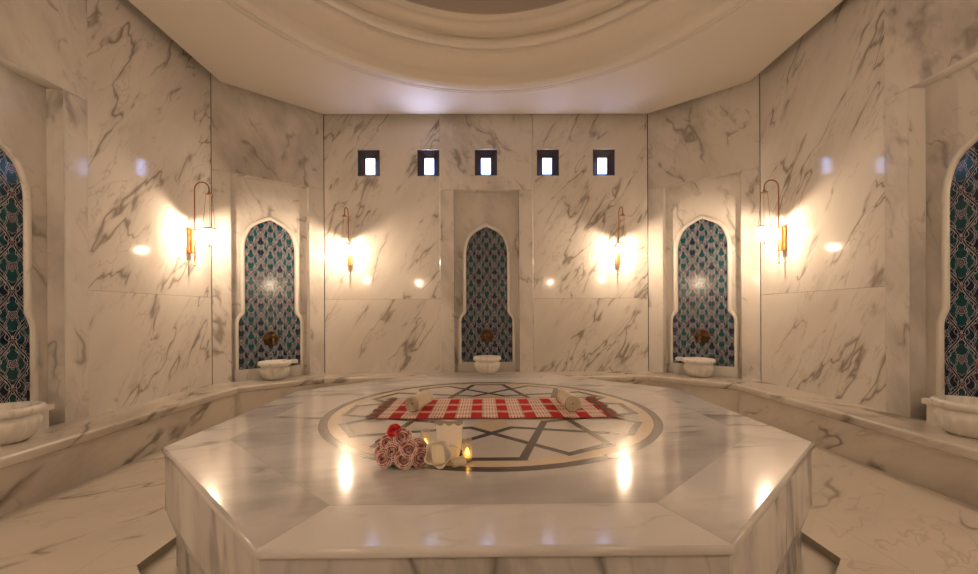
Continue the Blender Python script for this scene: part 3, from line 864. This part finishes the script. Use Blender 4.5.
for i, (u, v, dy) in enumerate(spots):
    if i < 3: o = meshes[i]
    else: o = meshes[i % 3].copy(); COL.objects.link(o); o.parent = bouquet
    put(o, u, v, dy, sc=.72)
put(ro, 394, 430.5, .0, sc=.62)
for i, (u, v, dy, sc) in enumerate([(398, 457, .02, .78), (410, 455, .03, .78), (389, 457, .03, .78), (396, 444, .02, .7)]):   # inner ones that carry the pile
    o = meshes[i % 3].copy(); COL.objects.link(o); o.parent = bouquet; put(o, u, v, dy, sc=sc)
rl = random.Random(11)
for k, (u, v, dy) in enumerate([(396, 468, -.055), (410, 467, -.05), (399, 456, -.025), (401, 445, .0), (380, 440, .03), (413, 456, -.02)]):
    lf = MB(); y = bq.y + dy
    x = (u - 485.7) * y / 401.6 + .0069 * y - .062; zz = max(EYE - (v - 313.5) * y / 401.6, PZ + .018)
    a = rl.uniform(0, 2 * PI); G = []
    for i in range(7):
        t = i / 6; wv = .016 * math.sin(PI * (t * .94 + .03)); row = []
        for s in (-1, 0, 1):
            row.append((x - bq.x + math.cos(a) * (t - .5) * .05 - math.sin(a) * s * wv, y - bq.y + math.sin(a) * (t - .5) * .05 + math.cos(a) * s * wv, zz - PZ + .006 * abs(s) - .010 * (t - .5) ** 2 * 4))
        G.append(row)
    lf.grid(G); lf.build('leaf', m_leaf, bouquet)

# ------------------------------------------------------------------ soaps, dish, pouch and candles beside the roses
# pouch standing upright with a scalloped grey trim
pc = pl(447.5, 459.5); pc.y += .035
pouch = thing('bath_mitt', 'upright white mitt with scalloped grey trim behind the soaps', 'mitt', (pc.x, pc.y, PZ)); pouch.rotation_euler = (R(-9), 0, R(-4))
mb = MB(); H = .172
def outline(t): return .050 + .020 * min(1, t * 1.15) ** .8 + .003 * math.sin(t * 6)
G = []; nt, na = 14, 28
for i in range(nt + 1):
    t = i / nt; hw_ = outline(t); th = .016 * (1 - t) ** .7 + .005
    row = []
    for k in range(na):
        a = 2 * PI * k / na; c, s_ = math.cos(a), math.sin(a)
        topw = .008 * abs(math.sin(PI * 2.0 * (c * .5 + .5))) if i == nt else 0
        row.append((hw_ * math.copysign(abs(c) ** .7, c), th * math.copysign(abs(s_) ** .8, s_), .004 + H * t - topw + (0 if i < nt else .0)))
    G.append(row)
mb.grid(G, False, True); mb.face(G[0][::-1]); mb.face(G[-1])
mb.build('mitt_body', m_paper, pouch)
mb = MB(); G = []
for k in range(49):
    s = k / 48 * 2 - 1
    lowz = H - .010 - .012 * abs(math.sin(PI * 1.5 * (s + 1))) 
    G.append([(s * .0685, -.0085 - .002 * (1 - s * s), lowz), (s * .0685, -.0080 - .002 * (1 - s * s), H + .003 - .004 * math.cos(s * 3))])
mb.grid(G)
tr = mb.build('scalloped_trim', m_lace, pouch)
# frilled dish leaning back with a soap bar in it
dp = pl(437.5, 470.5)
dish = thing('frilled_soap_dish', 'white frilled cup-shaped dish tipped towards the viewer holding a soap bar', 'soap dish', (dp.x, dp.y + .030, PZ))
mb = MB()
def fr(a, z): return 1 + .10 * math.cos(5 * a + .4) * max(0, z - .012) / .03
Mt = Matrix.Translation((0, .006, .054)) @ Matrix.Rotation(R(52), 4, 'X') @ Matrix.Translation((0, 0, -.012))
pr_ = [(.001, 0), (.026, .0), (.040, .007), (.051, .020), (.058, .036), (.062, .046)]
mb.lathe(pr_, n=60, rmod=fr, M=Mt); mb.lathe([(r - .002 if r > .002 else r, z + .0025) for r, z in pr_][::-1], n=60, rmod=fr, M=Mt)
mb.lathe([(.062, .046), (.060, .0485)], n=60, rmod=fr, M=Mt)
mb.build('cup', m_paper, dish)
def soap(name, sx, sy, sz, label, loc, rot, cat='soap', parent=None):
    mb = MB(); bv = .007; G = []
    n = 6; e = 4.5
    for j in range(13):
        ph = -PI / 2 + PI * j / 12; row = []
        for k in range(32):
            th = 2 * PI * k / 32
            f = lambda c: math.copysign(abs(c) ** (2 / e), c)
            row.append((sx * f(math.cos(ph)) * f(math.cos(th)), sy * f(math.cos(ph)) * f(math.sin(th)), sz * f(math.sin(ph))))
        G.append(row)
    mb.grid(G, False, True)
    o = mb.build(name, m_soap); o.location = loc; o.rotation_euler = rot; tag(o, label, cat, 'cream soaps beside the roses'); return o
soap('soap_bar', .029, .043, .0155, 'cream soap bar tilted in the white frilled dish', (dp.x + .000, dp.y + .002, PZ + .070), (R(58), R(10), R(34)))
rp = pl(451.5, 461.0)
rs = thing('round_soap', 'round cream soap with a gold edge leaning behind the frilled dish', 'soap', (rp.x, rp.y + .012, PZ + .034), group='cream soaps beside the roses'); rs.rotation_euler = (R(60), R(10), 0)
mb = MB(); mb.lathe([(.001, .013), (.022, .013), (.030, .010), (.0335, .004), (.0335, -.004), (.030, -.010), (.022, -.013), (.001, -.013)][::-1], n=36); mb.build('soap_cake', m_soap, rs)
mb = MB(); mb.lathe([(.0340, -.0045), (.0352, -.003), (.0352, .003), (.0340, .0045)], n=36); mb.build('gold_edge', m_gold, rs)
sp = pl(457.5, 467.0)
soap('soap_bar', .036, .020, .017, 'cream soap bar lying flat beside the right-hand candle glass', (sp.x, sp.y + .018, PZ + .019), (R(6), R(-8), R(24)))
def make_votive(label, p):
    t = thing('candle_glass', label, 'candle', (p.x, p.y, PZ), group='candle glasses beside the roses')
    g = MB(); g.lathe([(.001, .001), (.0215, .001), (.0225, .004), (.0225, .108), (.0205, .108), (.0205, .008), (.001, .007)], n=28); g.build('glass', m_clear, t)
    w = MB(); w.lathe([(.001, .008), (.0195, .008), (.0195, .022), (.017, .024), (.001, .023)], n=24); wx = w.build('wax', m_wax, t)
    k = MB(); k.tube([(0, 0, .022), (.0005, 0, .032)], .001, 6); k.build('wick', m_dark, wx)
    f = MB(); f.lathe([(.0005, .028), (.007, .031), (.0115, .038), (.010, .048), (.005, .058), (.0005, .066)], n=14); f.build('flame', m_flame, t)
    return t
v1 = make_votive('lit candle in a tall clear glass at the right end of the soaps', pl(466.5, 461.0))
vp = pl(424.8, 450.5); dup(v1, (vp.x, vp.y, PZ), 0, 'lit candle in a clear glass between the roses and the white mitt')

# ------------------------------------------------------------------ world, camera, view
wd = bpy.data.worlds.new('World'); scn.world = wd; wd.use_nodes = True
wd.node_tree.nodes['Background'].inputs[0].default_value = (.02, .03, .05, 1); wd.node_tree.nodes['Background'].inputs[1].default_value = .2
cam = bpy.data.cameras.new('Camera'); co = bpy.data.objects.new('Camera', cam); COL.objects.link(co)
cam.sensor_width = 36; cam.lens = 36 * 401.6 / 978; cam.shift_x = (489 - 485.7) / 978; cam.shift_y = (313.56 - 287) / 978; cam.clip_start = .02
co.matrix_world = Matrix.Translation((-.062, 0, EYE)) @ Matrix.Rotation(-.0069, 4, 'Z') @ Matrix.Rotation(PI / 2, 4, 'X') @ Matrix.Rotation(-.0051, 4, 'Z')
scn.camera = co
vs = scn.view_settings; vs.view_transform = 'Standard'; vs.look = 'None'; vs.gamma = 1; vs.use_curve_mapping = False; vs.exposure = .22
scn.cycles.max_bounces = 14; scn.cycles.diffuse_bounces = 6; scn.cycles.glossy_bounces = 6; scn.cycles.transparent_max_bounces = 16
